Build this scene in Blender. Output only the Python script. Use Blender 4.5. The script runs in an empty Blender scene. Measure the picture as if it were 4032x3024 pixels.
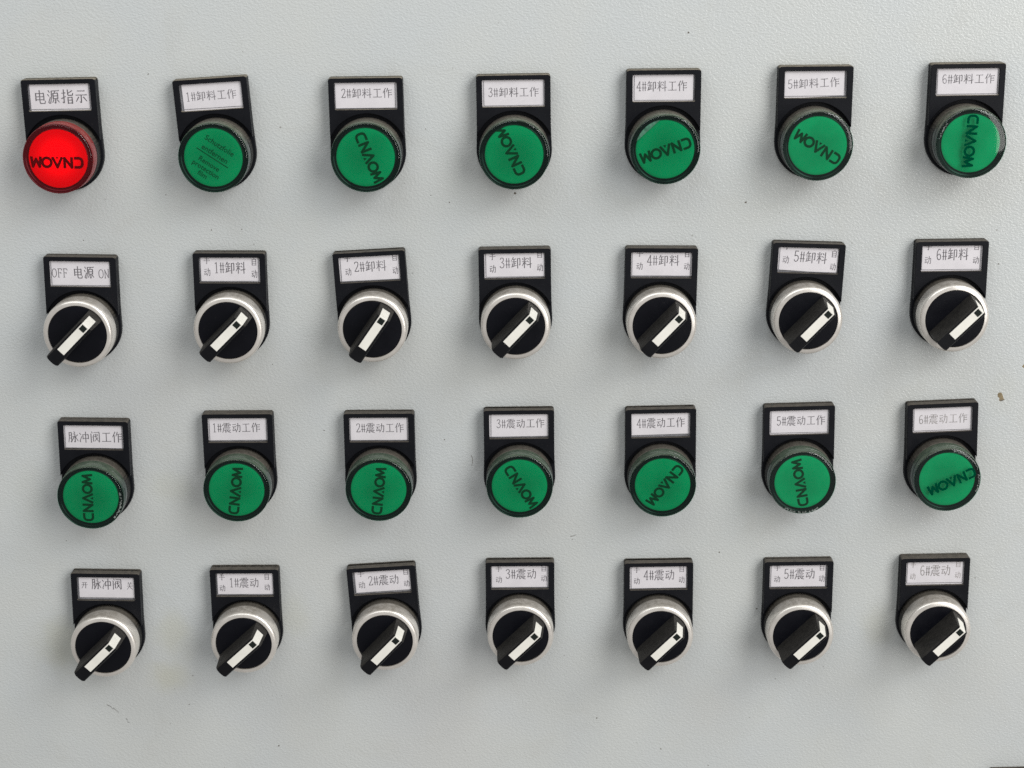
import bpy, bmesh, math, random
from mathutils import Matrix, Vector

random.seed(7)
scene = bpy.context.scene
COL = scene.collection
MM = 0.001

# ------------------------------------------------------------------ camera
# panel coordinates in millimetres: x right, y up, z out of the panel.
# world: (x, -z, y) metres, so the panel stands upright in the XZ plane.
def w(x, y, z=0.0):
    return (x * MM, -z * MM, y * MM)

cam_data = bpy.data.cameras.new('camera')
cam = bpy.data.objects.new('camera', cam_data)
COL.objects.link(cam)
cam_axes = Matrix(((0.99985713, 0.01652547, 0.00355463),
                   (-0.01685948, 0.95979884, 0.28018199),
                   (0.0012184, -0.28020189, 0.95994032)))
to_world = Matrix(((1, 0, 0), (0, 0, -1), (0, 1, 0)))
mw = (to_world @ cam_axes).to_4x4()
mw.translation = Vector(w(0.192, 217.025, 725.144))
cam.matrix_world = mw
cam_data.sensor_width = 36.0
cam_data.lens = 62.387
cam_data.clip_start = 0.02
cam_data.clip_end = 50.0
cam_data.dof.use_dof = True
cam_data.dof.focus_distance = 0.745
cam_data.dof.aperture_fstop = 16.0
scene.camera = cam

# ------------------------------------------------------------------ light
world = bpy.data.worlds.new('World')
scene.world = world
world.use_nodes = True
bg = world.node_tree.nodes['Background']
bg.inputs['Color'].default_value = (1.0, 0.99, 0.975, 1)
bg.inputs['Strength'].default_value = 0.345

def area_light(name, loc, target, sx, sy, power, color):
    d = bpy.data.lights.new(name, 'AREA')
    d.shape = 'RECTANGLE'; d.size = sx; d.size_y = sy
    d.energy = power; d.color = color
    o = bpy.data.objects.new(name, d)
    COL.objects.link(o)
    o.location = loc
    o.rotation_euler = (Vector(target) - Vector(loc)).to_track_quat('-Z', 'Y').to_euler()
    return o

# tall open doorway to the right of the photographer
area_light('doorway_light', w(1190, 560, 1400), w(0, 40, 0), 1.0, 1.8, 22.5, (1.0, 0.985, 0.95))
# unseen fill light added overhead at the left to balance the top left
area_light('overhead_fill_light', w(-420, 1200, 820), w(0, 0, 0), 1.3, 0.8, 7.6, (0.93, 0.98, 1.0))
# high window up to the right
area_light('window_light', w(1350, 1500, 1100), w(0, 0, 0), 1.1, 1.1, 20.5, (0.97, 0.99, 1.0))

scene.view_settings.view_transform = 'Standard'
scene.view_settings.look = 'None'
scene.view_settings.exposure = 0.0
scene.view_settings.gamma = 1.0
scene.view_settings.use_curve_mapping = False
scene.cycles.use_denoising = False
scene.cycles.max_bounces = 4
scene.cycles.diffuse_bounces = 2
scene.cycles.caustics_reflective = False
scene.cycles.caustics_refractive = False

# ------------------------------------------------------------------ materials
class NT:
    def __init__(self, name):
        self.m = bpy.data.materials.new(name)
        self.m.use_nodes = True
        self.t = self.m.node_tree
        self.p = self.t.nodes['Principled BSDF']
        self.out = self.t.nodes['Material Output']
    def n(self, kind, **kw):
        x = self.t.nodes.new(kind)
        for k, v in kw.items():
            setattr(x, k, v)
        return x
    def l(self, a, b):
        self.t.links.new(a, b)
    def coord(self):
        return self.n('ShaderNodeTexCoord').outputs['Object']
    def noise(self, vec, scale, detail=2.0, rough=0.5, dist=0.0):
        x = self.n('ShaderNodeTexNoise')
        x.inputs['Scale'].default_value = scale
        x.inputs['Detail'].default_value = detail
        x.inputs['Roughness'].default_value = rough
        x.inputs['Distortion'].default_value = dist
        if vec is not None:
            self.l(vec, x.inputs['Vector'])
        return x.outputs['Fac']
    def ramp(self, fac, a, b, lo=0.0, hi=1.0):
        x = self.n('ShaderNodeMapRange')
        x.interpolation_type = 'SMOOTHSTEP'
        x.inputs['From Min'].default_value = a
        x.inputs['From Max'].default_value = b
        x.inputs['To Min'].default_value = lo
        x.inputs['To Max'].default_value = hi
        self.l(fac, x.inputs['Value'])
        return x.outputs['Result']
    def math(self, op, a, b=None):
        x = self.n('ShaderNodeMath', operation=op)
        for i, v in enumerate((a, b)):
            if v is None:
                continue
            if isinstance(v, (int, float)):
                x.inputs[i].default_value = v
            else:
                self.l(v, x.inputs[i])
        return x.outputs[0]
    def mix(self, fac, a, b):
        x = self.n('ShaderNodeMix', data_type='RGBA')
        if isinstance(fac, (int, float)):
            x.inputs['Factor'].default_value = fac
        else:
            self.l(fac, x.inputs['Factor'])
        for s, v in ((6, a), (7, b)):
            if isinstance(v, tuple):
                x.inputs[s].default_value = v if len(v) == 4 else v + (1,)
            else:
                self.l(v, x.inputs[s])
        return x.outputs[2]
    def bump(self, h, strength, dist):
        x = self.n('ShaderNodeBump')
        x.inputs['Strength'].default_value = strength
        x.inputs['Distance'].default_value = dist
        self.l(h, x.inputs['Height'])
        return x.outputs['Normal']

DUST = (0.235, 0.205, 0.165)

def surface(name, color, rough=0.45, metallic=0.0, dust=0.0, dust_color=DUST, speck=0.0,
            spec=0.3, coat=0.0, coat_rough=0.05, grain=0.0, rough_var=0.08, emission=None, mottle=0.06, dust_from=0.2, trans=None, centre_shade=0.0):
    """plain colour with slight mottling, dust lying on the upward-facing sides and loose specks"""
    t = NT(name)
    c = t.coord()
    oi = t.n('ShaderNodeObjectInfo').outputs['Random']
    off = t.n('ShaderNodeVectorMath', operation='ADD')
    t.l(c, off.inputs[0])
    comb = t.n('ShaderNodeCombineXYZ')
    t.l(oi, comb.inputs[0]); t.l(oi, comb.inputs[1])
    t.l(comb.outputs[0], off.inputs[1])
    v = off.outputs[0]
    big = t.noise(v, 160, 3, 0.6)
    col = t.mix(t.ramp(big, 0.3, 0.7), tuple(x * (1 - mottle) for x in color), tuple(min(1, x * (1 + mottle)) for x in color))
    if centre_shade:
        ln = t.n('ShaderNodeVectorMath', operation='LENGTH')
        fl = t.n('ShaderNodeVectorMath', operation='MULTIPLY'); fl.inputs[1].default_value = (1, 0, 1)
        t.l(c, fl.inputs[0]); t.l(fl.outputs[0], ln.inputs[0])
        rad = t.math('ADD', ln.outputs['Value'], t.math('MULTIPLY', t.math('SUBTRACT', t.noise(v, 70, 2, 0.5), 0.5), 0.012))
        col = t.mix(t.ramp(rad, 0.0125, 0.001, 0, centre_shade), col, tuple(x * 0.55 for x in color))  # uneven light inside the lens, painted as a darker middle
    rr = t.ramp(big, 0.3, 0.7, max(0.02, rough - rough_var), rough + rough_var)
    if dust or speck:
        nz = t.n('ShaderNodeSeparateXYZ')
        t.l(t.n('ShaderNodeNewGeometry').outputs['Normal'], nz.inputs[0])
        up = t.ramp(nz.outputs[2], dust_from, min(0.99, dust_from + 0.4))
        patch = t.ramp(t.noise(v, 420, 4, 0.65), 0.25, 0.65, 0.55, 1.0)
        fac = t.math('MULTIPLY', t.math('MULTIPLY', up, patch), dust)
        if speck:
            sp = t.ramp(t.noise(v, 1500, 2, 0.6), 0.66, 0.76)
            fac = t.math('MAXIMUM', fac, t.math('MULTIPLY', sp, speck))
        col = t.mix(fac, col, dust_color)
        mr = t.n('ShaderNodeMix', data_type='FLOAT')
        t.l(fac, mr.inputs['Factor']); t.l(rr, mr.inputs[2]); mr.inputs[3].default_value = 0.85
        rr = mr.outputs[0]
        if metallic:
            mm = t.math('MULTIPLY', t.math('SUBTRACT', 1.0, fac), metallic)
            t.l(mm, t.p.inputs['Metallic'])
    elif metallic:
        t.p.inputs['Metallic'].default_value = metallic
    t.l(col, t.p.inputs['Base Color'])
    t.l(rr, t.p.inputs['Roughness'])
    t.p.inputs['Specular IOR Level'].default_value = spec
    t.p.inputs['Coat Weight'].default_value = coat
    t.p.inputs['Coat Roughness'].default_value = coat_rough
    if grain:
        t.l(t.bump(t.noise(v, 2600, 2, 0.6), grain, 0.00012), t.p.inputs['Normal'])
    if trans:
        tr = t.n('ShaderNodeBsdfTranslucent'); tr.inputs[0].default_value = trans[0] + (1,)
        mx = t.n('ShaderNodeMixShader'); mx.inputs[0].default_value = trans[1]
        t.l(t.p.outputs[0], mx.inputs[1]); t.l(tr.outputs[0], mx.inputs[2]); t.l(mx.outputs[0], t.out.inputs['Surface'])
    if emission:
        ec, es = emission
        t.p.inputs['Emission Color'].default_value = ec + (1,)
        t.p.inputs['Emission Strength'].default_value = es
    return t.m

def panel_material():
    t = NT('powder_coat_grey')
    c = t.coord()
    # colour: light grey with faint large pinkish / greenish clouding, dirt and yellowish drips
    a = t.noise(c, 14, 3, 0.6)
    col = t.mix(t.ramp(a, 0.32, 0.68), (0.548, 0.561, 0.546), (0.528, 0.549, 0.55))
    b = t.noise(c, 6, 2, 0.5, 0.6)
    col = t.mix(t.ramp(b, 0.5, 0.75, 0, 0.25), col, (0.56, 0.54, 0.52))
    sep = t.n('ShaderNodeSeparateXYZ'); t.l(c, sep.inputs[0])
    wob = t.noise(c, 60, 3, 0.6)
    for (sx, sy, rx, ry, amt) in ((-205, -112, 14, 17, 0.33), (-154, -108, 11, 13, 0.30), (-158, -128, 12, 9, 0.34),
                                  (-101, -100, 10, 14, 0.20), (-152, -38, 12, 9, 0.16), (158, -108, 9, 12, 0.18),
                                  (206, 0, 9, 14, 0.10), (-212, -40, 12, 16, 0.08)):
        dx = t.math('DIVIDE', t.math('SUBTRACT', sep.outputs[0], sx * MM), rx * MM)
        dz = t.math('DIVIDE', t.math('SUBTRACT', sep.outputs[2], sy * MM), ry * MM)
        d = t.math('SQRT', t.math('ADD', t.math('MULTIPLY', dx, dx), t.math('MULTIPLY', dz, dz)))
        d = t.math('ADD', d, t.math('MULTIPLY', t.math('SUBTRACT', wob, 0.5), 1.3))
        col = t.mix(t.ramp(d, 1.2, 0.1, 0, min(0.75, amt * 1.0)), col, (0.47, 0.45, 0.31))
    grime = t.noise(c, 32, 5, 0.65, 0.8)
    col = t.mix(t.ramp(grime, 0.52, 0.75, 0, 0.16), col, (0.42, 0.41, 0.37))
    # scattered pin-head dirt
    vor = t.n('ShaderNodeTexVoronoi'); vor.inputs['Scale'].default_value = 95
    t.l(c, vor.inputs['Vector'])
    pick = t.n('ShaderNodeSeparateColor'); t.l(vor.outputs['Color'], pick.inputs[0])
    dot = t.math('MULTIPLY', t.ramp(vor.outputs['Distance'], 0.055, 0.02), t.ramp(pick.outputs[0], 0.86, 0.9))
    col = t.mix(t.math('MULTIPLY', dot, 0.55), col, (0.16, 0.14, 0.12))
    t.l(col, t.p.inputs['Base Color'])
    t.p.inputs['Specular IOR Level'].default_value = 0.5
    t.l(t.ramp(a, 0.3, 0.7, 0.27, 0.36), t.p.inputs['Roughness'])
    # orange-peel relief of the powder coat
    mp = t.n('ShaderNodeMapping')
    mp.inputs['Rotation'].default_value = (0, math.radians(35), 0)
    mp.inputs['Scale'].default_value = (1.0, 1.0, 1.45)
    t.l(c, mp.inputs['Vector'])
    n1 = t.noise(mp.outputs[0], 900, 1.6, 0.55, 0.5)
    h = t.ramp(n1, 0.34, 0.68)
    # the relief is not equally strong everywhere
    bn = t.bump(h, 0.60, 0.00011)
    t.l(bn, t.p.inputs['Normal']); t.l(bn, t.p.inputs['Coat Normal'])
    t.p.inputs['Coat Weight'].default_value = 0.22
    t.p.inputs['Coat Roughness'].default_value = 0.09
    return t.m

def thin_clear(name='clear_plastic_window', tint=(0.97, 0.965, 0.97), rough=0.12, base=0.035, dust=None, graze=0.9):
    t = NT(name)
    tr = t.n('ShaderNodeBsdfTransparent'); tr.inputs[0].default_value = tint + (1,)
    gl = t.n('ShaderNodeBsdfGlossy'); gl.inputs['Roughness'].default_value = rough
    lw = t.n('ShaderNodeLayerWeight'); lw.inputs['Blend'].default_value = 0.5
    fr = t.math('ADD', t.math('MULTIPLY', t.math('POWER', lw.outputs['Facing'], 5.0), graze), base)
    mx = t.n('ShaderNodeMixShader')
    t.l(fr, mx.inputs[0]); t.l(tr.outputs[0], mx.inputs[1]); t.l(gl.outputs[0], mx.inputs[2])
    last = mx.outputs[0]
    if dust:
        nz = t.n('ShaderNodeSeparateXYZ')
        t.l(t.n('ShaderNodeNewGeometry').outputs['Normal'], nz.inputs[0])
        c = t.coord()
        f = t.math('MULTIPLY', t.ramp(nz.outputs[2], 0.3, 0.85), t.ramp(t.noise(c, 260, 3, 0.6), 0.3, 0.7, 0.3, 0.6))
        df = t.n('ShaderNodeBsdfDiffuse'); df.inputs[0].default_value = dust + (1,)
        m2 = t.n('ShaderNodeMixShader')
        t.l(f, m2.inputs[0]); t.l(last, m2.inputs[1]); t.l(df.outputs[0], m2.inputs[2])
        last = m2.outputs[0]
    t.l(last, t.out.inputs['Surface'])
    return t.m

def red_diffuser():
    t = NT('lit_red_diffuser')
    d = t.n('ShaderNodeBsdfDiffuse'); d.inputs[0].default_value = (0.55, 0.0, 0.012, 1)
    tr = t.n('ShaderNodeBsdfTranslucent'); tr.inputs[0].default_value = (0.95, 0.0, 0.05, 1)
    mx = t.n('ShaderNodeMixShader'); mx.inputs[0].default_value = 0.5
    t.l(d.outputs[0], mx.inputs[1]); t.l(tr.outputs[0], mx.inputs[2]); t.l(mx.outputs[0], t.out.inputs['Surface'])
    return t.m

M = {
    'panel': panel_material(),
    'black': surface('black_plastic', (0.0045, 0.0050, 0.0075), 0.5, dust=0.42, speck=0.06, grain=0.2, spec=0.18),
    'black_dusty_sheen': surface('black_plastic_dust_sheen', (0.0045, 0.0050, 0.0075), 0.5, dust=0.85, speck=0.06, grain=0.2, spec=0.18,  # real dust, painted paler for the grazing sheen along the top row
                           dust_color=(0.26, 0.23, 0.18)),
    'knob': surface('black_knob_plastic', (0.0035, 0.0038, 0.0065), 0.45, dust=0.12, speck=0.05, grain=0.2, spec=0.15),
    'handle': surface('black_handle_plastic', (0.0045, 0.0046, 0.006), 0.5, dust=0.30, speck=0.08, grain=0.4, spec=0.15,
                      dust_color=(0.10, 0.092, 0.08)),
    'collar': surface('dusty_black_collar', (0.012, 0.012, 0.012), 0.6, dust=0.40, speck=0.04, grain=0.3),
    'metal': surface('satin_nickel', (0.80, 0.755, 0.70), 0.33, metallic=0.66, dust=0.85, speck=0.03, rough_var=0.05,
                     dust_color=(0.165, 0.145, 0.115), dust_from=0.56, mottle=0.05),
    'paper': surface('label_paper', (0.76, 0.733, 0.75), 0.8, speck=0.05, grain=0.2, dust_color=(0.3, 0.28, 0.27), mottle=0.03),
    'insert': surface('clear_insert_edge', (0.40, 0.40, 0.42), 0.4, speck=0.2, mottle=0.25),
    'edge': surface('insert_edge_shadow_gap', (0.16, 0.16, 0.17), 0.4, mottle=0.5),
    'toner': surface('grey_toner', (0.15, 0.14, 0.15), 0.7, mottle=0.35),
    'toner_pale': surface('faded_toner', (0.32, 0.30, 0.29), 0.7, mottle=0.25),
    'clear': thin_clear(),
    'green_shell': thin_clear('clear_green_lens', (0.62, 0.97, 0.82), 0.05, 0.026, (0.14, 0.17, 0.13), 0.45),
    'green_shell_worn_glare': thin_clear('scuffed_glare_green_lens', (0.64, 0.97, 0.83), 0.06, 0.045, (0.17, 0.19, 0.15), 0.5),  # reflection raised for the window glare on these lenses
    'red_shell': thin_clear('clear_red_lens', (0.97, 0.55, 0.58), 0.05, 0.018, (0.16, 0.05, 0.05), 0.45),
    'white': surface('white_inlay', (0.78, 0.755, 0.69), 0.4, speck=0.05, mottle=0.04),
    'hole': surface('dark_inlay', (0.008, 0.012, 0.010), 0.3),
    'green_face': surface('green_diffuser', (0.0, 0.228, 0.108), 0.5, spec=0.0, centre_shade=0.6, speck=0.04,
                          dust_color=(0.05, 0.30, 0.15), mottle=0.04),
    'green_face_worn_glare': surface('scuffed_glare_green_diffuser', (0.0, 0.275, 0.13), 0.5, spec=0.0, centre_shade=0.45, speck=0.2,  # lighter green painted in for window glare; the specks are real scuffs
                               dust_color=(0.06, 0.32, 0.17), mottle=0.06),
    'green_cap': surface('green_cap_side', (0.002, 0.022, 0.017), 0.22, dust=0.62, speck=0.12,
                         dust_color=(0.15, 0.18, 0.13), coat=0.45, spec=0.1),
    'green_rim': surface('dark_green_rim', (0.0003, 0.0045, 0.005), 0.25, spec=0.05, dust=0.05, speck=0.05, coat=0.15, coat_rough=0.06,
                         dust_color=(0.12, 0.15, 0.12)),
    'grey_cap': surface('dust_grey_cap_side', (0.003, 0.018, 0.016), 0.22, dust=0.78, speck=0.2,
                        dust_color=(0.20, 0.195, 0.15), coat=0.45, spec=0.1),
    'red_face': red_diffuser(),
    'red_cap': surface('red_cap_side', (0.14, 0.004, 0.010), 0.25, dust=0.55, dust_color=(0.33, 0.135, 0.115), coat=0.4, spec=0.15, trans=((0.6, 0.01, 0.04), 0.10)),
    'red_rim': surface('dark_red_rim', (0.06, 0.0006, 0.006), 0.2, spec=0.1, dust=0.06, speck=0.10, coat=0.3, coat_rough=0.08, dust_color=(0.16, 0.05, 0.05)),
    'print_green': surface('print_on_green', (0.0, 0.034, 0.016), 0.6, spec=0.0),
    'print_thin': surface('fine_print_on_green', (0.0, 0.050, 0.024), 0.6, spec=0.0),
    'print_red': surface('print_on_red', (0.06, 0.0, 0.002), 0.6, spec=0.0, emission=((1.0, 0.0, 0.03), 0.03)),  # faint glow put into the print for lamp light passing through it
    'chip': surface('bare_primer', (0.25, 0.195, 0.115), 0.7, speck=0.35, dust_color=(0.12, 0.09, 0.05), mottle=0.3),
    'dirt': surface('dirt_speck', (0.15, 0.135, 0.115), 0.8),
    'scuff': surface('scuff_mark', (0.30, 0.30, 0.29), 0.7, mottle=0.3),
    'chipped': surface('chipped_plastic', (0.17, 0.19, 0.175), 0.45, speck=0.3, mottle=0.4),
}

# ------------------------------------------------------------------ mesh helpers
def mesh_obj(name, verts, faces, mat, parent=None, smooth=None):
    me = bpy.data.meshes.new(name)
    me.from_pydata([w(*v) for v in verts], [], faces)
    me.validate(); me.update()
    return link_mesh(name, me, mat, parent, smooth)

def link_mesh(name, me, mat, parent=None, smooth=None):
    if smooth is not None:
        for p in me.polygons:
            p.use_smooth = True
        me.set_sharp_from_angle(angle=math.radians(smooth))
    if mat is not None and not me.materials:
        me.materials.append(M[mat])
    o = bpy.data.objects.new(name, me)
    COL.objects.link(o)
    if parent is not None:
        o.parent = parent
    return o

def lathe(profile, n=96, teeth=0, tooth=0.0, cap=False, cx=0.0, cy=0.0):
    """profile [(r, z)] spun round the z axis"""
    V, F = [], []
    for (r, z) in profile:
        for k in range(n):
            a = 2 * math.pi * k / n
            rr = r
            if teeth and tooth:
                rr = r + tooth * (1 if (k * teeth * 2 // n) % 2 else -1)
            V.append((cx + rr * math.cos(a), cy + rr * math.sin(a), z))
    for i in range(len(profile) - 1):
        for k in range(n):
            a, b = i * n + k, i * n + (k + 1) % n
            F.append((a, b, b + n, a + n))
    if cap:
        F.append(tuple((len(profile) - 1) * n + k for k in range(n)))
    return V, F

def offset_loop(loop, d):
    """inset a counter-clockwise loop by d"""
    out = []
    n = len(loop)
    for i in range(n):
        p0, p1, p2 = Vector(loop[i - 1]), Vector(loop[i]), Vector(loop[(i + 1) % n])
        e1, e2 = (p1 - p0).normalized(), (p2 - p1).normalized()
        n1, n2 = Vector((-e1.y, e1.x)), Vector((-e2.y, e2.x))
        b = n1 + n2
        if b.length < 1e-6:
            b = n1
        b.normalize()
        k = max(0.35, b.dot(n1))
        out.append(tuple(p1 + b * (d / k)))
    return out

def round_rect(x0, y0, x1, y1, r, n=4):
    pts = []
    for (cx, cy, a0) in ((x1 - r, y0 + r, -90), (x1 - r, y1 - r, 0), (x0 + r, y1 - r, 90), (x0 + r, y0 + r, 180)):
        for k in range(n + 1):
            a = math.radians(a0 + 90 * k / n)
            pts.append((cx + r * math.cos(a), cy + r * math.sin(a)))
    return pts

def slab(outer, hole, z0, z1, bev, hole_z=None):
    """extruded outline with bevelled front edge and an optional bevelled opening"""
    bm = bmesh.new()
    def ring(loop, z):
        return [bm.verts.new((x, y, z)) for (x, y) in loop]
    def skin(a, b, flip=False):
        n = len(a)
        for i in range(n):
            q = (a[i], a[(i + 1) % n], b[(i + 1) % n], b[i])
            bm.faces.new(q[::-1] if flip else q)
    r0, r1 = ring(outer, z0), ring(outer, z1 - bev)
    r2 = ring(offset_loop(outer, bev), z1)
    skin(r0, r1); skin(r1, r2)
    edges = [bm.edges.get((r2[i], r2[(i + 1) % len(r2)])) for i in range(len(r2))]
    if hole:
        h2 = ring(offset_loop(hole, -bev * 0.7), z1)
        h1 = ring(hole, z1 - bev * 0.7)
        h0 = ring(hole, hole_z)
        skin(h2, h1, True); skin(h1, h0, True)
        edges += [bm.edges.get((h2[i], h2[(i + 1) % len(h2)])) for i in range(len(h2))]
    res = bmesh.ops.triangle_fill(bm, use_beauty=True, use_dissolve=False, edges=edges)
    for f in res['geom']:
        if isinstance(f, bmesh.types.BMFace):
            f.normal_update()
            if f.normal.z < 0:
                f.normal_flip()
    V = [tuple(v.co) for v in bm.verts]
    bm.verts.index_update()
    F = [tuple(v.index for v in f.verts) for f in bm.faces]
    bm.free()
    return V, F

def join(*parts):
    V, F = [], []
    for v, f in parts:
        o = len(V)
        V += v
        F += [tuple(i + o for i in q) for q in f]
    return V, F

def box(x0, y0, z0, x1, y1, z1):
    V = [(x, y, z) for z in (z0, z1) for y in (y0, y1) for x in (x0, x1)]
    F = [(0, 2, 3, 1), (4, 5, 7, 6), (0, 1, 5, 4), (2, 6, 7, 3), (0, 4, 6, 2), (1, 3, 7, 5)]
    return V, F

# ------------------------------------------------------------------ strokes and glyphs
class Ink:
    """flat strokes; every piece sits 2 micrometres above the one before it"""
    def __init__(self, z):
        self.V, self.F, self.z, self.k = [], [], z, 0
    def poly(self, pts):
        z = self.z + 0.0025 * (self.k % 12); self.k += 1
        o = len(self.V)
        self.V += [(x, y, z) for x, y in pts]
        self.F.append(tuple(range(o, o + len(pts))))
    def dot(self, p, r, n=10):
        self.poly([(p[0] + r * math.cos(2 * math.pi * i / n), p[1] + r * math.sin(2 * math.pi * i / n)) for i in range(n)])
    def stroke(self, pts, w0, w1=None, joints=True):
        w1 = w0 if w1 is None else w1
        n = len(pts) - 1
        for i in range(n):
            a, b = Vector(pts[i]), Vector(pts[i + 1])
            d = b - a
            if d.length < 1e-6:
                continue
            d.normalize()
            nn = Vector((-d.y, d.x))
            wa = (w0 + (w1 - w0) * i / n) / 2
            wb = (w0 + (w1 - w0) * (i + 1) / n) / 2
            self.poly([tuple(a - nn * wa), tuple(b - nn * wb), tuple(b + nn * wb), tuple(a + nn * wa)])
            if joints and i < n - 1:
                self.dot(tuple(b), wb)

# Song-style glyphs on a 100 grid, y down. h: thin level stroke (x0, x1, y); v: upright (x, y0, y1);
# s: slanted or bent stroke as a list of points, tapering from thick to thin
G = {
 '电': dict(v=[(18,24,76),(80,24,74)], h=[(18,80,28),(18,80,48),(18,80,68)], s=[[(48,5),(48,84),(53,92),(86,92),(91,74)]]),
 '源': dict(h=[(32,95,12),(46,82,28),(46,82,45),(46,82,62)], v=[(46,26,66),(82,26,64),(64,62,92)],
          s=[[(9,8),(20,24)],[(3,33),(14,48)],[(16,92),(8,86),(24,52)],[(34,12),(34,50),(22,95)],[(63,13),(56,28)],[(64,93),(54,86)],[(50,68),(38,89)],[(75,68),(92,87)]]),
 '指': dict(h=[(4,36,28),(54,86,56),(54,86,74),(54,86,93)], v=[(22,4,92),(54,54,98),(86,54,98)],
          s=[[(22,93),(9,84)],[(2,64),(38,48)],[(90,12),(56,30)],[(54,5),(54,38),(58,43),(90,43),(94,28)]]),
 '示': dict(h=[(20,80,16),(6,94,42)], v=[(50,42,92)], s=[[(50,93),(37,85)],[(31,54),(8,84)],[(67,54),(93,84)]]),
 '卸': dict(h=[(20,50,20),(5,55,42),(32,50,58),(66,90,16)], v=[(32,20,80),(16,54,82),(66,14,98),(90,16,70)],
          s=[[(27,4),(7,34)],[(5,86),(57,72)],[(90,72),(79,67)]]),
 '料': dict(h=[(4,46,42)], v=[(26,5,97),(82,4,97)], s=[[(7,15),(14,31)],[(45,13),(37,31)],[(26,44),(3,78)],[(30,50),(45,67)],[(57,13),(70,26)],[(53,36),(67,48)],[(50,71),(99,61)]]),
 '工': dict(h=[(14,86,16),(5,95,88)], v=[(50,16,88)], s=[]),
 '作': dict(h=[(46,96,24),(60,92,46),(60,95,68)], v=[(20,32,97),(60,24,97)], s=[[(31,4),(4,52)],[(53,4),(36,44)]]),
 '手': dict(h=[(16,84,34),(4,96,56)], v=[(50,12,92)], s=[[(80,7),(20,17)],[(50,93),(37,84)]]),
 '动': dict(h=[(8,44,20),(4,48,42),(50,92,30)], v=[], s=[[(25,42),(9,80)],[(9,81),(42,72)],[(34,58),(46,82)],[(91,30),(89,80),(85,93)],[(85,93),(73,84)],[(68,5),(68,40),(60,70),(43,96)]]),
 '自': dict(h=[(20,80,20),(20,80,44),(20,80,68),(20,80,92)], v=[(20,18,98),(80,18,98)], s=[[(55,2),(44,19)]]),
 '震': dict(h=[(18,82,7),(8,94,20),(22,40,29),(22,40,38),(60,78,29),(60,78,38),(14,90,50),(28,80,62),(18,95,74)], v=[(8,20,33),(50,7,44)],
          s=[[(94,20),(87,32)],[(16,50),(14,76),(2,99)],[(36,74),(36,96),(53,88)],[(52,76),(70,92),(96,98)],[(85,80),(69,88)]]),
 '脉': dict(h=[(12,34,12),(12,34,36),(12,34,60),(48,68,24),(42,60,46)], v=[(34,12,94),(68,24,94)],
          s=[[(12,10),(12,60),(4,97)],[(34,96),(24,89)],[(57,4),(70,15)],[(68,96),(57,88)],[(60,46),(37,85)],[(95,30),(72,50)],[(70,48),(98,87)]]),
 '冲': dict(h=[(38,90,30),(38,90,62)], v=[(38,27,70),(90,28,68),(64,4,99)], s=[[(6,15),(20,33)],[(14,94),(8,84),(28,44)]]),
 '阀': dict(h=[(36,90,10)], v=[(10,20,99),(90,10,93),(32,42,88)], s=[[(14,3),(25,17)],[(90,95),(78,88)],[(41,24),(25,54)],[(42,46),(80,38)],[(54,22),(58,60),(80,84)],[(75,54),(43,88)],[(66,23),(77,33)]]),
 '开': dict(h=[(14,86,14),(4,96,46)], v=[(66,14,99)], s=[[(34,14),(34,56),(8,97)]]),
 '关': dict(h=[(14,86,28),(6,94,54)], v=[], s=[[(28,5),(38,23)],[(73,4),(60,25)],[(50,28),(46,60),(6,96)],[(50,56),(68,80),(96,96)]]),
}
GL = {   # half-width latin and numerals, 50 x 100
 '1': [[(12,20),(25,9),(25,92)],[(13,92),(37,92)]],
 '2': [[(8,27),(12,14),(25,8),(38,14),(41,28),(34,48),(8,90),(42,90),(44,78)]],
 '3': [[(8,22),(14,10),(26,7),(38,14),(38,32),(22,46),(38,54),(43,70),(36,86),(22,92),(10,86),(7,76)]],
 '4': [[(34,92),(34,8),(5,66),(46,66)],[(24,92),(44,92)]],
 '5': [[(41,8),(12,8),(9,47),(24,41),(38,49),(42,66),(35,85),(22,92),(10,86),(7,76)]],
 '6': [[(39,16),(28,8),(16,14),(8,36),(8,66),(14,86),(26,92),(38,86),(42,68),(36,50),(24,46),(10,58)]],
 '#': [[(14,10),(14,94)],[(35,10),(35,94)],[(3,35),(47,35)],[(3,66),(47,66)]],
 'O': [[(25,8),(13,14),(6,32),(5,50),(6,68),(13,86),(25,92),(37,86),(44,68),(45,50),(44,32),(37,14),(25,8)]],
 'F': [[(14,8),(14,92)],[(6,92),(24,92)],[(5,8),(42,8),(47,25)],[(14,48),(36,48)],[(36,40),(36,58)]],
 'N': [[(10,10),(10,92)],[(3,92),(18,92)],[(6,8),(40,92)],[(40,92),(40,10)],[(32,8),(48,8)]],
}
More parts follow.
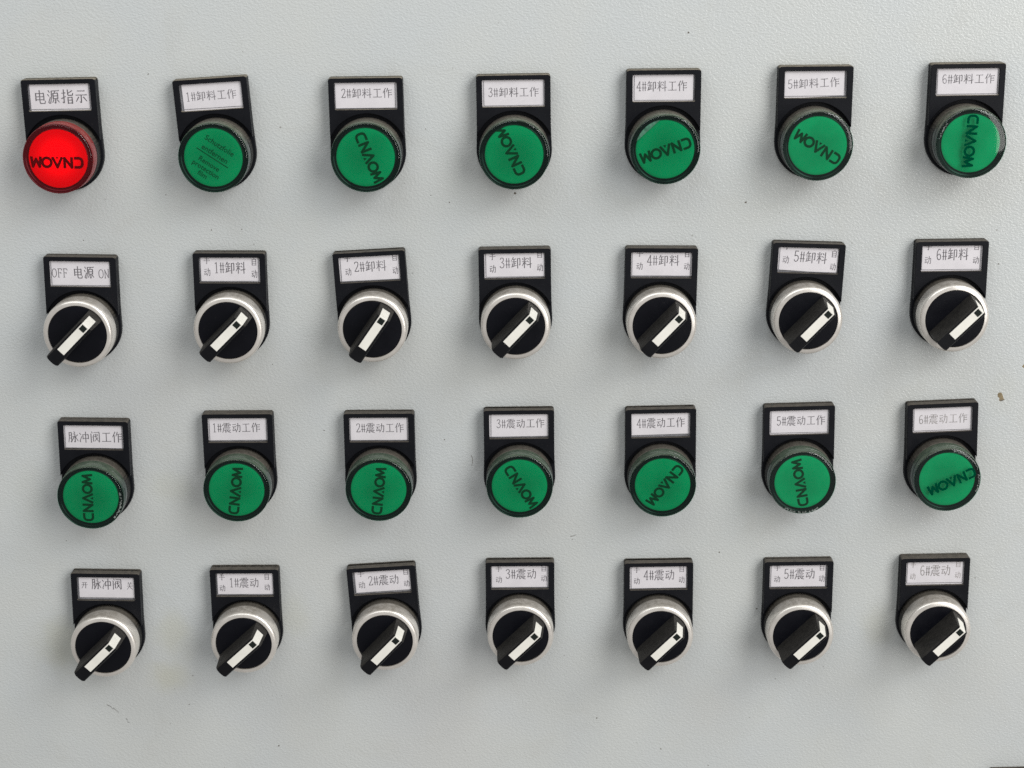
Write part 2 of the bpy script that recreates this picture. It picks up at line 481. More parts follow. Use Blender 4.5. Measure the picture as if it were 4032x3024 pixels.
def typeset(ink, text, x0, x1, ytop, ybot, tilt=0.0):
    """one line of print filling the box"""
    units = sum(100 if ch in G else (30 if ch == ' ' else 52) for ch in text)
    sx = (x1 - x0) / units
    sy = (ytop - ybot) / 100.0
    cx, cy = (x0 + x1) / 2, (ytop + ybot) / 2
    ct, st = math.cos(tilt), math.sin(tilt)
    em = (ytop - ybot)
    th, tv = max(em * 0.052, 0.21), max(em * 0.075, 0.27)
    pen = 0.0
    for ch in text:
        def P(p):
            j = lambda: random.uniform(-0.5, 0.5)
            gx = x0 + (pen + 4 + p[0] * (0.93 if ch in G else 1.0) + j()) * sx
            gy = ytop - (p[1] + j()) * sy
            dx, dy = gx - cx, gy - cy
            return (cx + ct * dx - st * dy, cy + st * dx + ct * dy)
        if ch in G:
            g = G[ch]
            for (a, b, y) in g['h']:
                ink.stroke([P((a, y)), P((b, y))], th)
                ink.poly([P((b - 12, y)), P((b + 2, y + 1)), P((b - 3, y - 7))])
            for (x, a, b) in g['v']:
                ink.stroke([P((x, a)), P((x, b))], tv)
            for s in g['s']:
                ink.stroke([P(q) for q in s], tv * 1.0, tv * (0.75 if len(s) > 2 else 0.65))
            pen += 100
        elif ch == ' ':
            pen += 30
        else:
            for s in GL[ch]:
                level = len(s) == 2 and abs(s[0][1] - s[1][1]) < 3
                ink.stroke([P(q) for q in s], th if level else tv * 0.85)
            pen += 52

def logo(ink, L, H, weight=0.215):
    """five block letters C N A O M with a barless A, centred on the origin"""
    t = weight * H
    x = -L / 2
    def S(pts, closed=False):
        ink.stroke([(x + a * H, (b - 0.5) * H) for a, b in pts], t)
    e = 0.095
    arc = lambda cx, cy, r, a0, a1, n=6: [(cx + r * math.cos(math.radians(a0 + (a1 - a0) * i / n)), cy + r * math.sin(math.radians(a0 + (a1 - a0) * i / n))) for i in range(n + 1)]
    S([(0.80, 1 - e)] + arc(0.40, 0.60, 0.305, 90, 180) + arc(0.40, 0.40, 0.305, 180, 270) + [(0.80, e)])
    x += 0.92 * H
    S([(e, 0.0), (e, 0.92), (0.72, 0.08), (0.72, 1.0)])
    x += 0.90 * H
    S([(0.03, 0.0), (0.46, 0.92), (0.89, 0.0)])
    ink.poly([(x + a * H, (b - 0.5) * H) for a, b in ((0.33, 0.0), (0.60, 0.0), (0.47, 0.26))])
    x += 0.97 * H
    S(arc(0.42, 0.5, 0.40, 0, 360, 22))
    x += 0.90 * H
    S([(0.06, 0.0), (0.17, 0.90), (0.47, 0.22), (0.77, 0.90), (0.88, 0.0)])

def ink_obj(name, ink, mat, parent):
    return mesh_obj(name, ink.V, ink.F, mat, parent)

def text_ink(body, size, x, y, z, ang):
    """sans lettering from the built-in font as flat geometry (x, y centre, millimetres)"""
    cu = bpy.data.curves.new('t', 'FONT')
    cu.body = body; cu.size = size; cu.align_x = 'CENTER'; cu.align_y = 'CENTER'
    cu.resolution_u = 3; cu.offset = 0.02
    tmp = bpy.data.objects.new('t', cu)
    COL.objects.link(tmp)
    me = tmp.evaluated_get(bpy.context.evaluated_depsgraph_get()).to_mesh()
    c, s = math.cos(ang), math.sin(ang)
    V = [(x + c * v.co.x - s * v.co.y, y + s * v.co.x + c * v.co.y, z) for v in me.vertices]
    F = [tuple(p.vertices) for p in me.polygons]
    bpy.data.objects.remove(tmp); bpy.data.curves.remove(cu)
    return V, F

# ------------------------------------------------------------------ the panel
def build_panel():
    V, F = box(-330, -330, -2.0, 330, 300, 0.0)
    o = mesh_obj('panel', V, F, 'panel')
    o['kind'] = 'structure'
    o['label'] = 'light grey powder-coated sheet metal control panel with fine orange-peel texture'
    # bare patches where the paint has come off
    def blob(cx, cy, pts, z, name, mat):
        n = len(pts)
        V = [(cx + x * 0.86, cy + y * 0.86, z) for x, y in pts] + [(cx + x, cy + y, 0.0) for x, y in pts]
        F = [tuple(range(n))] + [(i, i + n, (i + 1) % n + n, (i + 1) % n) for i in range(n)]
        F = [f[::-1] if k else f for k, f in enumerate(F)]
        return mesh_obj(name, V, F, mat, o)
    blob(205.9, -4.0, [(-0.9, 2.0), (-1.4, 1.2), (-1.3, 0.2), (-0.5, -0.5), (-0.6, -1.6), (0.1, -2.0), (1.0, -1.7), (1.9, -1.1), (1.3, -0.7), (1.0, 0.3), (0.6, 1.4), (0.1, 2.0)][::-1], 0.05, 'paint_chip', 'chip')
    blob(206.3, -5.3, [(-0.9, -0.1), (-0.3, -0.6), (0.6, -0.4), (1.4, 0.2), (0.2, 0.1)], 0.09, 'paint_chip', 'dirt')
    blob(215.2, 9.6, [(-1.1, -0.2), (-0.4, -0.8), (0.8, -0.9), (1.2, 0.2), (0.4, 0.9), (-0.4, 0.6)], 0.06, 'paint_chip', 'chip')
    ink = Ink(0.02)
    def irregular(x, y, r):
        n = 7; a0 = random.random() * 6
        ink.poly([(x + r * random.uniform(0.6, 1.2) * math.cos(a0 + 6.283 * i / n), y + r * random.uniform(0.6, 1.2) * math.sin(a0 + 6.283 * i / n)) for i in range(n)])
    for (x, y, r) in ((71.0, 151.4, 0.55), (95.5, 81.9, 0.5), (0.2, 87.3, 0.6), (-126.1, 74.1, 0.3), (-147.6, 138.6, 0.28),
                      (201.5, 54.1, 0.35), (-83.4, -14.0, 0.3), (-110.9, -163.3, 0.4), (-150, -142, 0.35), (62, -168, 0.4),
                      (-27, 84, 0.3), (33, -152, 0.35), (87, -73, 0.35), (-128, -20, 0.25), (104, -100, 0.4), (-32, -19, 0.3), (140, 64, 0.25)):
        irregular(x, y, r)
    for i in range(70):
        irregular(random.uniform(-215, 215), random.uniform(-175, 160), random.uniform(0.10, 0.24))
    d = ink_obj('dirt_specks', ink, 'dirt', o); d['kind'] = 'stuff'
    ink = Ink(0.015)
    ink.stroke([(-20.6, -26.4), (-20.0, -28.0), (-20.2, -30.0), (-20.6, -31.2)], 0.26, 0.12)
    ink.stroke([(21.8, -64.4), (23.2, -64.1), (24.4, -63.6)], 0.32, 0.12)
    ink_obj('scratch', ink, 'dirt', o)
    ink = Ink(0.012)
    for (pts, ww) in (([(-187, -141.6), (-185.4, -142.4), (-184.6, -143.8)], 0.45), ([(-184.4, -143.2), (-182.8, -144.6), (-181.9, -145.6)], 0.6),
                      ([(-178.9, -148.4), (-178.2, -149.6)], 0.5), ([(-178.4, -150.2), (-177.4, -150.6)], 0.4)):
        ink.stroke(pts, ww, ww * 0.4)
    ink_obj('scuff_mark', ink, 'scuff', o)
    return o
build_panel()

# ------------------------------------------------------------------ shared shapes
HOLD_Y, HOLD_Z = 30.6, 5.4
WIN = (-12.62, 17.85, 12.62, 28.55)
def holder_mesh():
    # low plate with a round foot
    low = round_rect(-15, 0, 15, HOLD_Y, 1.1)
    top = [p for p in low if p[1] > 15]
    arc = [(15.4 * math.cos(math.radians(a)), 15.4 * math.sin(math.radians(a))) for a in range(180, 361, 6)]
    top = sorted([p for p in top], key=lambda p: math.atan2(p[1] - 15, p[0]))
    low = arc + [(15.1, 9.0)] + top + [(-15.1, 9.0)]
    A = slab(low, None, 0.0, 2.6, 0.35)
    # raised name-plate part cut away round the button
    a0 = math.degrees(math.atan2(5.8, 15.0))
    cut = [(16.1 * math.cos(math.radians(a)), 16.1 * math.sin(math.radians(a))) for a in [180 - a0 + (2 * a0 - 180) * i / 30 for i in range(31)]]
    cut[0] = (-15.0, 5.8); cut[-1] = (15.0, 5.8)
    outer = cut + top
    B = slab(outer, round_rect(*WIN, 0.5), 1.0, HOLD_Z, 0.2, 3.6)
    V, F = join(A, B)
    me = bpy.data.meshes.new('label_holder')
    me.from_pydata([w(*v) for v in V], [], F)
    me.validate(); me.update()
    for p in me.polygons:
        p.use_smooth = True
    me.set_sharp_from_angle(angle=math.radians(32))
    return me
HOLDER = holder_mesh()
HOLDER.materials.append(M['black'])
HOLDER_TOP = HOLDER.copy()
HOLDER_TOP.materials[0] = M['black_dusty_sheen']

def lathe_mesh(name, prof, mat, n=96, smooth=30, **kw):
    V, F = lathe(prof, n, **kw)
    me = bpy.data.meshes.new(name)
    me.from_pydata([w(*v) for v in V], [], F)
    me.validate(); me.update()
    for p in me.polygons:
        p.use_smooth = True
    me.set_sharp_from_angle(angle=math.radians(smooth))
    me.materials.append(M[mat])
    return me

LAMP_COLLAR = lathe_mesh('collar', [(14.1, 0.5), (14.35, 1.0), (14.35, 8.8), (14.1, 9.1), (13.2, 9.2)], 'collar', 240, teeth=60, tooth=0.02)
CAP_PROFILE = [(13.6, 9.0), (14.25, 9.3), (14.3, 9.7), (14.2, 12.4), (13.95, 12.55), (13.95, 12.9), (14.17, 13.05), (14.12, 15.2), (14.0, 15.5), (13.8, 15.5)]
RIM_PROFILE = [(13.95, 16.1), (13.75, 15.75), (13.45, 15.62), (13.3, 15.72), (13.1, 15.72), (12.9, 15.5), (12.4, 15.36), (12.1, 15.42), (11.98, 15.54), (11.86, 15.5), (11.83, 15.0)]
SHELL_PROFILE = [(14.08, 15.3), (14.06, 16.1), (13.95, 16.42), (13.7, 16.66), (13.3, 16.80), (12.7, 16.89), (11.0, 17.03), (8.0, 17.18), (4.0, 17.30), (1.6, 17.33)]
CAP = {k: lathe_mesh('lens_cap', CAP_PROFILE, m) for k, m in (('green', 'green_cap'), ('red', 'red_cap'), ('grey', 'grey_cap'))}
RIM = {k: lathe_mesh('lens_rim', RIM_PROFILE, m, smooth=60) for k, m in (('green', 'green_rim'), ('red', 'red_rim'))}
DISH_PROFILE = [(11.95, 15.1), (11.6, 15.28), (10.5, 15.38), (8.0, 15.5), (6.0, 15.57), (4.0, 15.62), (1.6, 15.64)]
FACE = {k: lathe_mesh('lens_face', DISH_PROFILE, m, smooth=60, cap=True) for k, m in (('green', 'green_face'), ('worn_glare', 'green_face_worn_glare'), ('red', 'red_face'))}
SHELL = {k: lathe_mesh('clear_lens', SHELL_PROFILE, m, smooth=60, cap=True) for k, m in (('green', 'green_shell'), ('worn_glare', 'green_shell_worn_glare'), ('red', 'red_shell'))}

SW_COLLAR = lathe_mesh('collar', [(14.2, 0.5), (14.5, 1.0), (14.5, 7.2), (14.1, 7.6), (13.0, 7.7)], 'collar', 240, teeth=60, tooth=0.02)
RING = lathe_mesh('bezel_ring', [(14.0, 7.6), (14.42, 7.75), (14.47, 8.0), (14.45, 13.6), (14.40, 14.1), (14.27, 14.55), (14.05, 14.95), (13.75, 15.25), (13.40, 15.42),
                                 (13.1, 15.50), (12.7, 15.58), (12.4, 15.64), (12.25, 15.64), (12.17, 15.5), (12.15, 13.0)], 'metal', smooth=40)
DISC = lathe_mesh('knob_disc', [(12.05, 13.0), (12.05, 15.2), (11.85, 15.45), (11.5, 15.5), (1.0, 15.5)], 'knob', cap=True)

ZT, UB, US = 28.84, 9.9, 11.55   # handle top, bend of the pointer end, its foot
def handle_mesh():
    n = 8
    def loop(half, rt, up, z, arc_p):
        L = []
        for i in range(n + 1):      # pointer end, bottom to top
            v = -half + 2 * half * i / n
            L.append((math.sqrt(up * up - v * v) if arc_p else up, v, z))
        for i in range(n + 1):      # tail, top to bottom
            v = half - 2 * half * i / n
            L.append((-math.sqrt(rt * rt - v * v) + (0.28 if i in (0, n) else 0.0), v, z))
        return L
    base = loop(3.35, 11.9, 11.9, 15.0, True)
    top1 = loop(2.98, 11.85, 10.03, ZT - 0.85, False)
    top2 = loop(2.5, 11.6, UB, ZT, False)
    V = base + top1 + top2
    k = len(base)
    F = []
    for r in (0, k):
        for i in range(k):
            F.append((r + i, r + (i + 1) % k, r + k + (i + 1) % k, r + k + i))
    F.append(tuple(range(2 * k, 3 * k)))
    me = bpy.data.meshes.new('handle')
    me.from_pydata([w(*v) for v in V], [], F)
    me.validate(); me.update()
    for p in me.polygons:
        p.use_smooth = True
    me.set_sharp_from_angle(angle=math.radians(25))
    me.materials.append(M['handle'])
    return me
HANDLE = handle_mesh()
def stripe_mesh():
    hw, e = 1.75, 0.07
    # foot of the stripe on the sloping end
    zc = 20.6
    slope = lambda z: UB + (11.95 - UB) * (ZT - z) / (ZT - 15.0)
    pts = [(-5.65, ZT - 0.3), (-5.65, ZT + e), (UB - 0.02, ZT + e), (UB + 0.04 + e, ZT - 0.04), (slope(zc) + e * 1.4, zc), (slope(zc) - 0.3, zc)]
    V = [(u, -hw, z) for u, z in pts] + [(u, hw, z) for u, z in pts]
    n = len(pts)
    F = [(i, i + 1, i + 1 + n, i + n) for i in range(n - 1)]
    F = [f[::-1] for f in F] + [tuple(range(n)), tuple(range(2 * n - 1, n - 1, -1))]
    me = bpy.data.meshes.new('white_stripe')
    me.from_pydata([w(*v) for v in V], [], F)
    me.validate(); me.update()
    bm = bmesh.new(); bm.from_mesh(me); bmesh.ops.recalc_face_normals(bm, faces=bm.faces); bm.to_mesh(me); bm.free()
    me.materials.append(M['white'])
    return me
STRIPE = stripe_mesh()
def plain(name, VF, mat):
    me = bpy.data.meshes.new(name)
    me.from_pydata([w(*v) for v in VF[0]], [], VF[1]); me.validate(); me.update()
    me.materials.append(M[mat])
    return me
SQUARE = plain('black_square', box(6.98, -1.27, ZT, 9.46, 1.27, ZT + 0.13), 'hole')
WINDOW = plain('clear_window', ([(WIN[0], WIN[1], 4.95), (WIN[2], WIN[1], 4.95), (WIN[2], WIN[3], 4.95), (WIN[0], WIN[3], 4.95)], [(0, 1, 2, 3)]), 'clear')
PIN = plain('pin_hole', ([(0.42 * math.cos(a * 0.785), 0.0, -0.6 * math.sin(a * 0.785)) for a in range(8)], [tuple(range(8))]), 'hole')
def outline():
    x0, y0, x1, y1 = WIN[0] + 0.42, WIN[1] + 0.42, WIN[2] - 0.42, WIN[3] - 0.3
    d = 0.17
    P = [box(x0, y0, 4.5, x1, y0 + d, 4.6), box(x0, y0 + d, 4.5, x0 + d, y1, 4.6), box(x1 - d, y0 + d, 4.5, x1, y1, 4.6)]
    return join(*P)
OUTLINE = plain('insert_edge', outline(), 'edge')
INSERT = plain('label_insert', box(WIN[0] - 0.4, WIN[1] - 0.4, 2.9, WIN[2] + 0.4, WIN[3] + 0.4, 3.9), 'insert')

# ------------------------------------------------------------------ the writing on each label
ROW1 = lambda n: ('%d#卸料' % n)
# every line: (text, left, right, top, bottom) as fractions of the window
def sw_lines(mid, l, lv1, lv2, c, cv, r, rv1, rv2):
    return [('手', l[0], l[1], *lv1), ('动', l[0], l[1], *lv2), (mid, c[0], c[1], *cv), ('自', r[0], r[1], *rv1), ('动', r[0], r[1], *rv2)]
TEXT = {
 (0, 0): [('电源指示', .075, .955, .19, .77)],
 (0, 1): [('1#卸料工作', .08, .91, .27, .66)],
 (0, 2): [('2#卸料工作', .095, .93, .20, .60)],
 (0, 3): [('3#卸料工作', .087, .914, .27, .66)],
 (0, 4): [('4#卸料工作', .054, .88, .22, .64)],
 (0, 5): [('5#卸料工作', .05, .89, .26, .65)],
 (0, 6): [('6#卸料工作', .085, .94, .20, .59)],
 (1, 0): [('OFF', .02, .285, .28, .68), ('电源', .365, .735, .18, .72), ('ON', .785, .97, .30, .70)],
 (1, 1): sw_lines('1#卸料', (.07, .19), (-.04, .28), (.41, .76), (.235, .77), (.16, .66), (.85, .96), (.02, .33), (.48, .83)),
 (1, 2): sw_lines('2#卸料', (.085, .2), (-.13, .21), (.42, .75), (.23, .78), (.17, .63), (.865, .97), (-.06, .24), (.45, .78)),
 (1, 3): sw_lines('3#卸料', (.075, .195), (-.08, .28), (.44, .78), (.24, .79), (.15, .62), (.855, .97), (-.10, .22), (.43, .76)),
 (1, 4): sw_lines('4#卸料', (.08, .2), (-.14, .20), (.39, .71), (.25, .80), (.09, .55), (.865, .97), (-.12, .20), (.39, .71)),
 (1, 5): sw_lines('5#卸料', (.07, .19), (-.16, .16), (.36, .70), (.25, .81), (.13, .62), (.86, .97), (.02, .33), (.53, .85)),
 (1, 6): sw_lines('6#卸料', (.05, .175), (-.14, .20), (.40, .74), (.24, .78), (.10, .60), (.845, .96), (-.12, .20), (.44, .75)),
 (2, 0): [('脉冲阀工作', .06, .99, .26, .74)],
 (2, 1): [('1#震动工作', .06, .885, .20, .62)],
 (2, 2): [('2#震动工作', .10, .925, .23, .65)],
 (2, 3): [('3#震动工作', .11, .94, .19, .60)],
 (2, 4): [('4#震动工作', .085, .915, .19, .63)],
 (2, 5): [('5#震动工作', .11, .945, .23, .66)],
 (2, 6): [('6#震动工作', .095, .93, .27, .69)],
 (3, 0): [('开', .07, .19, .22, .52), ('脉冲阀', .245, .785, .06, .56), ('关', .855, .97, .20, .55)],
 (3, 1): sw_lines('1#震动', (.05, .165), (.02, .34), (.51, .82), (.22, .75), (.20, .66), (.83, .94), (.01, .31), (.48, .79)),
 (3, 2): sw_lines('2#震动', (.08, .21), (-.08, .25), (.42, .75), (.25, .80), (.20, .66), (.865, .98), (-.04, .27), (.49, .80)),
 (3, 3): sw_lines('3#震动', (.07, .195), (-.04, .28), (.45, .77), (.24, .79), (.13, .60), (.855, .97), (-.04, .27), (.40, .72)),
 (3, 4): sw_lines('4#震动', (.06, .18), (-.03, .30), (.48, .80), (.23, .78), (.14, .63), (.84, .955), (-.04, .28), (.45, .77)),
 (3, 5): sw_lines('5#震动', (.07, .19), (-.06, .27), (.45, .77), (.24, .79), (.15, .64), (.845, .96), (-.04, .27), (.45, .78)),
 (3, 6): sw_lines('6#震动', (.065, .175), (-.04, .27), (.48, .79), (.235, .775), (.14, .64), (.84, .955), (-.02, .27), (.45, .77)),
}
# paper cut short of the window edge (left, right, bottom) and its skew in degrees
PAPER = {(0, 0): (.8, 0, 0, 0), (0, 1): (1.1, 0, 0, .4), (0, 4): (0, .75, 0, 0), (0, 5): (0, .8, .2, 2.4), (0, 2): (0, 0, .25, 0),
         (1, 0): (0, .5, 0, .3), (1, 1): (.7, 0, .35, 0), (1, 2): (0, .2, .5, -.4), (1, 3): (0, .3, .4, .5), (1, 4): (0, 0, .7, 0),
         (1, 5): (0, .3, .6, -2.2), (2, 1): (0, 0, .75, .3), (2, 2): (0, .3, .55, 0), (2, 3): (0, 0, .7, .4), (2, 4): (0, .55, 1.1, .7),
         (2, 0): (0, 0, .4, .4), (3, 0): (.9, 0, 1.0, 0), (3, 1): (.5, 0, .7, 0), (3, 2): (.7, .3, .9, .5), (3, 3): (0, .3, .6, 0),
         (3, 4): (0, .6, .3, 0), (3, 5): (0, 1.0, .3, 0)}

def part(name, me, parent, rot=None):
    o = bpy.data.objects.new(name, me)
    COL.objects.link(o)
    o.parent = parent
    if rot is not None:
        o.rotation_euler = (0, -rot, 0)
    return o

def label_plate(root, key):
    h = part('label_holder', HOLDER_TOP if key[0] == 0 else HOLDER, root)
    part('label_insert', INSERT, h)
    l, r, b, sk = PAPER.get(key, (0, 0, 0, 0))
    sk = math.radians(sk)
    x0 = WIN[0] + l if l else WIN[0] - 0.5
    x1 = WIN[2] - r if r else WIN[2] + 0.5
    y0 = WIN[1] + b if b else WIN[1] - 0.5
    V, F = box(x0, y0, 3.95, x1, WIN[3] + 0.5, 4.45)
    cx, cy = 0, 23.2
    c, s = math.cos(sk), math.sin(sk)
    tilt = lambda p: (cx + c * (p[0] - cx) - s * (p[1] - cy), cy + s * (p[0] - cx) + c * (p[1] - cy), p[2])
    mesh_obj('paper_label', [tilt(p) for p in V], F, 'paper', h)
    ink = Ink(4.465)
    W_, H_ = WIN[2] - WIN[0], WIN[3] - WIN[1]
    for (txt, a, bb, t, u) in TEXT[key]:
        typeset(ink, txt, WIN[0] + a * W_, WIN[0] + bb * W_, WIN[3] - t * H_, WIN[3] - u * H_)
    ink.V = [tilt(p) for p in ink.V]
    faded = key in ((2, 6), (3, 6))
    ink_obj('printed_text', ink, 'toner_pale' if faded else 'toner', h)
    part('clear_window', WINDOW, h)
    px = 11.3 if key in ((0, 1), (1, 0), (1, 3), (1, 4), (3, 0), (0, 5), (0, 6)) else -11.3
    eo = part('insert_edge', OUTLINE, h)
    eo.rotation_euler = (0, random.uniform(-0.006, 0.006), 0)
    eo.location = w(random.uniform(-0.3, 0.3), random.uniform(-0.2, 0.25), 0)
    hole = part('pin_hole', PIN, h)
    hole.location = w(px, HOLD_Y + 0.03, 2.6)
    return h

def thing(name, x, y, rot, label, cat, group):
    o = bpy.data.objects.new(name, None)
    COL.objects.link(o)
    o.empty_display_size = 0.01
    o.location = w(x, y, 0)
    o.rotation_euler = (0, -math.radians(rot), 0)
    o['label'] = label; o['category'] = cat; o['group'] = group
    return o

UNITS = [(0,0,-183.07,107.29,0.18,45.0),(0,1,-120.72,106.67,2.80,45.0),(0,2,-59.57,105.74,-0.28,45.0),(0,3,0.10,105.83,-0.14,45.0),
 (0,4,60.69,106.88,-0.41,45.0),(0,5,121.85,107.30,-0.45,45.0),(0,6,183.14,107.31,-0.26,45.0),
 (1,0,-181.58,34.32,-1.79,44.3),(1,1,-119.34,34.84,-1.12,44.1),(1,2,-59.73,34.40,2.27,54.4),(1,3,-0.49,34.62,-0.07,45.9),
 (1,4,59.90,33.91,-1.20,46.1),(1,5,120.18,34.86,-2.66,46.0),(1,6,180.57,34.71,-0.20,44.6),
 (2,0,-182.00,-37.00,-1.71,45.0),(2,1,-119.91,-34.82,-0.69,45.0),(2,2,-59.70,-35.63,-0.68,45.0),(2,3,0.05,-35.17,-0.29,45.0),
 (2,4,60.67,-35.73,0.21,45.0),(2,5,119.81,-35.41,0.67,45.0),(2,6,181.04,-35.25,1.54,45.0),
 (3,0,-182.42,-106.56,-1.80,43.7),(3,1,-121.15,-105.72,-0.72,41.9),(3,2,-59.72,-105.53,2.70,46.0),(3,3,-0.66,-104.39,-0.48,43.8),
 (3,4,60.13,-105.70,-0.01,44.6),(3,5,121.20,-106.15,-0.09,44.4),(3,6,180.77,-105.62,0.11,44.7)]
# lettering on the lenses: centre and direction (holder coordinates)
LOGO = {(0,0):(-0.49,-1.52,177.8),(0,2):(1.41,-0.04,-69.2),(0,3):(-1.41,1.43,113.7),(0,4):(0.33,-0.41,-161.3),(0,5):(-0.01,-0.67,147.8),
        (0,6):(-0.26,0.94,-93.6),(2,0):(-1.28,-0.42,89.3),(2,1):(-0.48,-0.59,82.3),(2,2):(0.01,-0.9,83.0),(2,3):(0.54,-0.26,-57.8),
        (2,4):(1.06,-0.06,-129.2),(2,5):(-1.0,-0.53,99.7),(2,6):(2.08,-0.95,-157.3)}
LED_POWER = 0.0092
ON_TOP = {(0, 6), (2, 6)}     # print on a film over the lens instead of behind it
WORN_GLARE = {(0, 5), (0, 6), (2, 5), (2, 6)}  # lamps given painted window glare besides their wear
ROWN = ['top row', 'second row', 'third row', 'bottom row']
ORD = ['first', 'second', 'third', 'fourth', 'fifth', 'sixth', 'last']
LAMP_NOTE = {(0,1): 'fine print on its lens', (0,4): 'its lens film cut away', (0,5): 'reflection on its lens',
             (2,5): 'chipped lower lens edge', (2,6): 'scuffed lens and faded label'}

def drape(ink, P=SHELL_PROFILE):
    """lay flat print on the slightly domed lens"""
    def zf(r):
        if r >= P[0][0]:
            return P[0][1]
        for (r1, z1), (r0, z0) in zip(P, P[1:]):
            if r0 <= r <= r1:
                return z0 + (z1 - z0) * (r - r0) / (r1 - r0)
        return P[-1][1]
    ink.V = [(x, y, zf(math.hypot(x, y)) + z) for x, y, z in ink.V]

def subdivide(ink, step=1.2):
    """cut long strokes so that they follow the dome"""
    V, F = [], []
    for f in ink.F:
        p = [ink.V[i] for i in f]
        if len(p) == 4:
            n = max(1, int(math.dist(p[0], p[1]) / step))
            for i in range(n):
                L = lambda a, b, t: tuple(a[k] + (b[k] - a[k]) * t for k in range(3))
                q = [L(p[0], p[1], i / n), L(p[0], p[1], (i + 1) / n), L(p[3], p[2], (i + 1) / n), L(p[3], p[2], i / n)]
                o = len(V); V += q; F.append((o, o + 1, o + 2, o + 3))
        else:
            o = len(V); V += p; F.append(tuple(range(o, o + len(p))))
    ink.V, ink.F = V, F

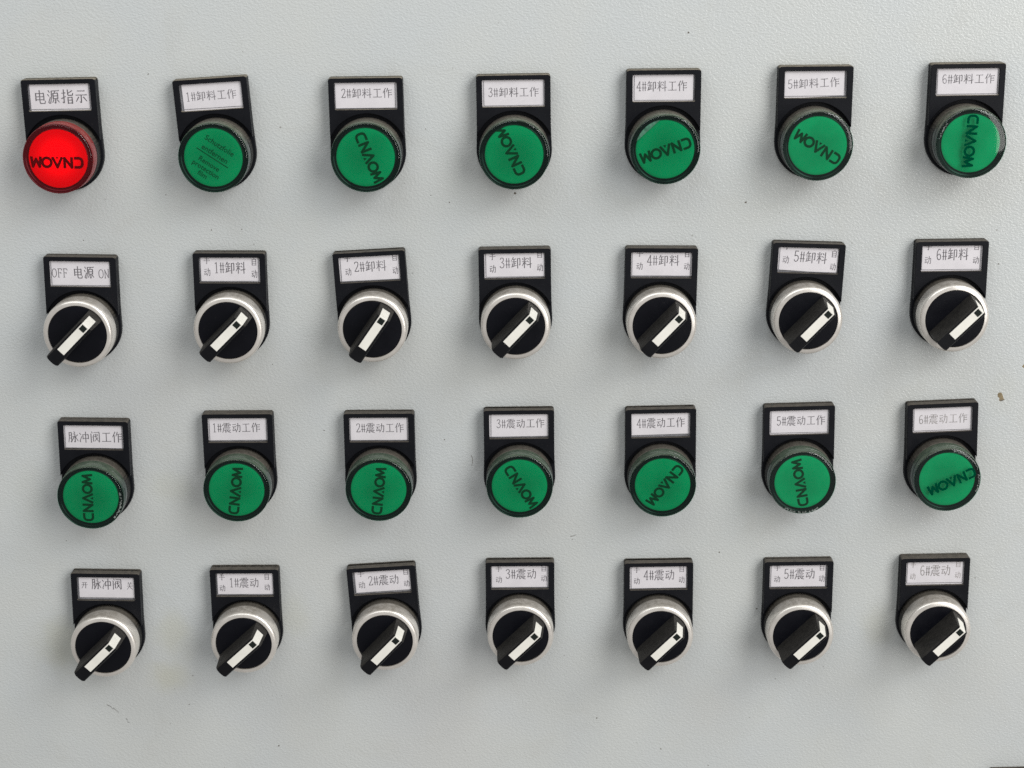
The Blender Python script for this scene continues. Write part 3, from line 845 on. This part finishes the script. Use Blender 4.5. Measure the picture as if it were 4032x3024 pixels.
def lamp(row, col, x, y, rot):
    key = (row, col)
    red = key == (0, 0)
    txt = TEXT[key][0][0]
    if red:
        lab = 'glowing red indicator lamp at the left of the top row, labelled %s' % txt
    else:
        note = LAMP_NOTE.get(key)
        lab = 'green indicator lamp, %s in the %s, labelled %s' % (ORD[col], ROWN[row], txt)
        if note:
            lab += ', ' + note
    t = thing('indicator_lamp', x, y, rot, lab, 'indicator lamp', 'indicator lamps on the panel')
    label_plate(t, key)
    part('collar', LAMP_COLLAR, t)
    hue = 'red' if red else 'green'
    cap = part('lens_cap', CAP['red' if red else ('grey' if row == 0 else 'green')], t)
    part('lens_rim', RIM[hue], cap)
    face = part('lens_face', FACE['red' if red else ('worn_glare' if key in WORN_GLARE else 'green')], t)
    part('clear_lens', SHELL['red' if red else ('worn_glare' if key in WORN_GLARE else 'green')], cap)
    if red:
        face['label'] = 'lit red lens face'
        # the lit element inside the lamp
        ld = bpy.data.lights.new('lamp_element', 'POINT')
        ld.energy = LED_POWER; ld.color = (1.0, 0.05, 0.06); ld.shadow_soft_size = 0.002
        lo = bpy.data.objects.new('lamp_element', ld)
        COL.objects.link(lo); lo.parent = t; lo.location = w(0, 0.6, 7.3)
    # print
    if key in LOGO:
        mx, my, ang = LOGO[key]
        if key in ON_TOP:
            mx, my = mx - x * 0.0019, my + (217 - y) * 0.0019
        ink = Ink(0.06)
        logo(ink, 20.9, 4.55, 0.25 if red else 0.215)
        c, s = math.cos(math.radians(ang)), math.sin(math.radians(ang))
        ink.V = [(mx + c * a - s * b, my + s * a + c * b, z) for a, b, z in ink.V]
        subdivide(ink); drape(ink, SHELL_PROFILE if key in ON_TOP else DISH_PROFILE)
        ink_obj('printed_logo', ink, 'print_red' if red else ('print_thin' if key in ((0, 6), (2, 6)) else 'print_green'), face)
    else:
        ang = math.radians(-37.5)
        P = [text_ink(b, s, px, py, 0.07, ang) for b, s, px, py in (
            ('Schutzfolie', 3.05, 2.98, 4.49), ('entfernen', 3.05, 0.74, 1.38), ('Remove', 2.85, -2.04, -2.39), ('protection', 2.85, -3.6, -4.59), ('film', 2.85, -5.18, -6.61))]
        V, F = join(*P)
        ink = Ink(0.04); ink.V, ink.F = V, F
        ink.k = 3
        bar = Ink(0.07)
        bar.stroke([(-6.27, 4.4), (5.38, -4.54)], 0.34)
        subdivide(bar, 0.8)
        ink.V, ink.F = join((ink.V, ink.F), (bar.V, bar.F))
        drape(ink, DISH_PROFILE)
        ink_obj('printed_notice', ink, 'print_thin', face)
    # wear on single lamps
    if key == (0, 4):
        a0, a1 = math.radians(163.7), math.radians(101.3)
        r = 12.02
        pts = [(r * math.cos(a0 + (a1 - a0) * i / 14), r * math.sin(a0 + (a1 - a0) * i / 14)) for i in range(15)]
        V = [(a, b, 15.62 + 0.12 * (i % 2)) for i, (a, b) in enumerate(pts)] + [(-2.36 - i * 9.22 / 14.0, 11.75 - i * 8.4 / 14.0, 15.72) for i in range(14, -1, -1)]
        n = 15
        F = [(i, i + 1, n + i + 1, n + i) for i in range(14)]
        F = [f[::-1] for f in F]
        mesh_obj('bare_lens_edge', V, F, 'chipped', face)
    if key in ((2, 5), (2, 6), (0, 6), (2, 0)):
        spans = {(2, 5): ((-6.9, -10.3, 6.9, -10.6, 0.9),), (2, 6): ((12.6, 2.0, 11.0, -5.5, 0.5), (2.0, 12.8, 7.6, 10.2, 0.5)),
                 (0, 6): ((3.0, 12.5, 9.0, 9.3, 0.45), (-12.4, 2.0, -9.6, 8.2, 0.35)), (2, 0): ((11.6, 2.5, 8.6, -7.8, 0.55),)}[key]
        V, F = [], []
        for (xa, ya, xb, yb, wd) in spans:
            a0, a1 = math.atan2(ya, xa), math.atan2(yb, xb)
            if a1 - a0 > math.pi: a1 -= 2 * math.pi
            if a1 - a0 < -math.pi: a1 += 2 * math.pi
            n = 26
            for i in range(n):
                if random.random() < 0.25:
                    continue
                t0, t1 = a0 + (a1 - a0) * i / n, a0 + (a1 - a0) * (i + 0.95) / n
                r0 = 12.4 + random.uniform(-0.3, 0.2); r1 = r0 + wd * random.uniform(0.4, 1.5)
                r0 += 0.5; r1 = min(r1 + 0.5, 13.85)
                z0, z1 = 16.95, 16.95 - max(0.0, r1 - 13.2) * 0.5
                o = len(V)
                V += [(r0 * math.cos(t0), r0 * math.sin(t0), z0), (r1 * math.cos(t0), r1 * math.sin(t0), z1 + 0.04),
                      (r1 * math.cos(t1), r1 * math.sin(t1), z1 + 0.02), (r0 * math.cos(t1), r0 * math.sin(t1), z0)]
                F.append((o, o + 1, o + 2, o + 3) if t1 > t0 else (o + 3, o + 2, o + 1, o))
        mesh_obj('chipped_edge', V, F, 'chipped', cap)
    return t

def switch(row, col, x, y, rot, ph):
    key = (row, col)
    names = {(1, 0): 'OFF 电源 ON', (3, 0): '开 脉冲阀 关'}
    txt = names.get(key) or TEXT[key][2][0]
    lab = 'black rotary selector switch with silver ring, %s of the %s, labelled %s' % (ORD[col], ROWN[row], txt)
    if key == (1, 2):
        lab = 'black selector switch turned more upright than the others, third in second row, labelled 2#卸料'
    t = thing('selector_switch', x, y, rot, lab, 'selector switch', 'selector switches on the panel')
    label_plate(t, key)
    part('collar', SW_COLLAR, t)
    part('bezel_ring', RING, t)
    part('knob_disc', DISC, t)
    h = part('handle', HANDLE, t, math.radians(ph - rot))
    part('white_stripe', STRIPE, h)
    part('black_square', SQUARE, h)
    return t

for (row, col, x, y, rot, ph) in UNITS:
    if row % 2 == 0:
        lamp(row, col, x, y, rot)
    else:
        switch(row, col, x, y, rot, ph)

# top edge of one more name-plate that just reaches into the lower right corner of the view
t = thing('label_holder', 226.3, -179.6 - HOLD_Y, 0.4, 'dusty top edge of a black label holder in the lower right corner', 'label holder', 'label holders below the rows')
part('holder_body', HOLDER, t)
part('label_insert', INSERT, t)
V, F = box(WIN[0] - 0.5, WIN[1] - 0.5, 3.95, WIN[2] + 0.5, WIN[3] + 0.5, 4.45)
mesh_obj('paper_label', V, F, 'paper', t)
part('clear_window', WINDOW, t)
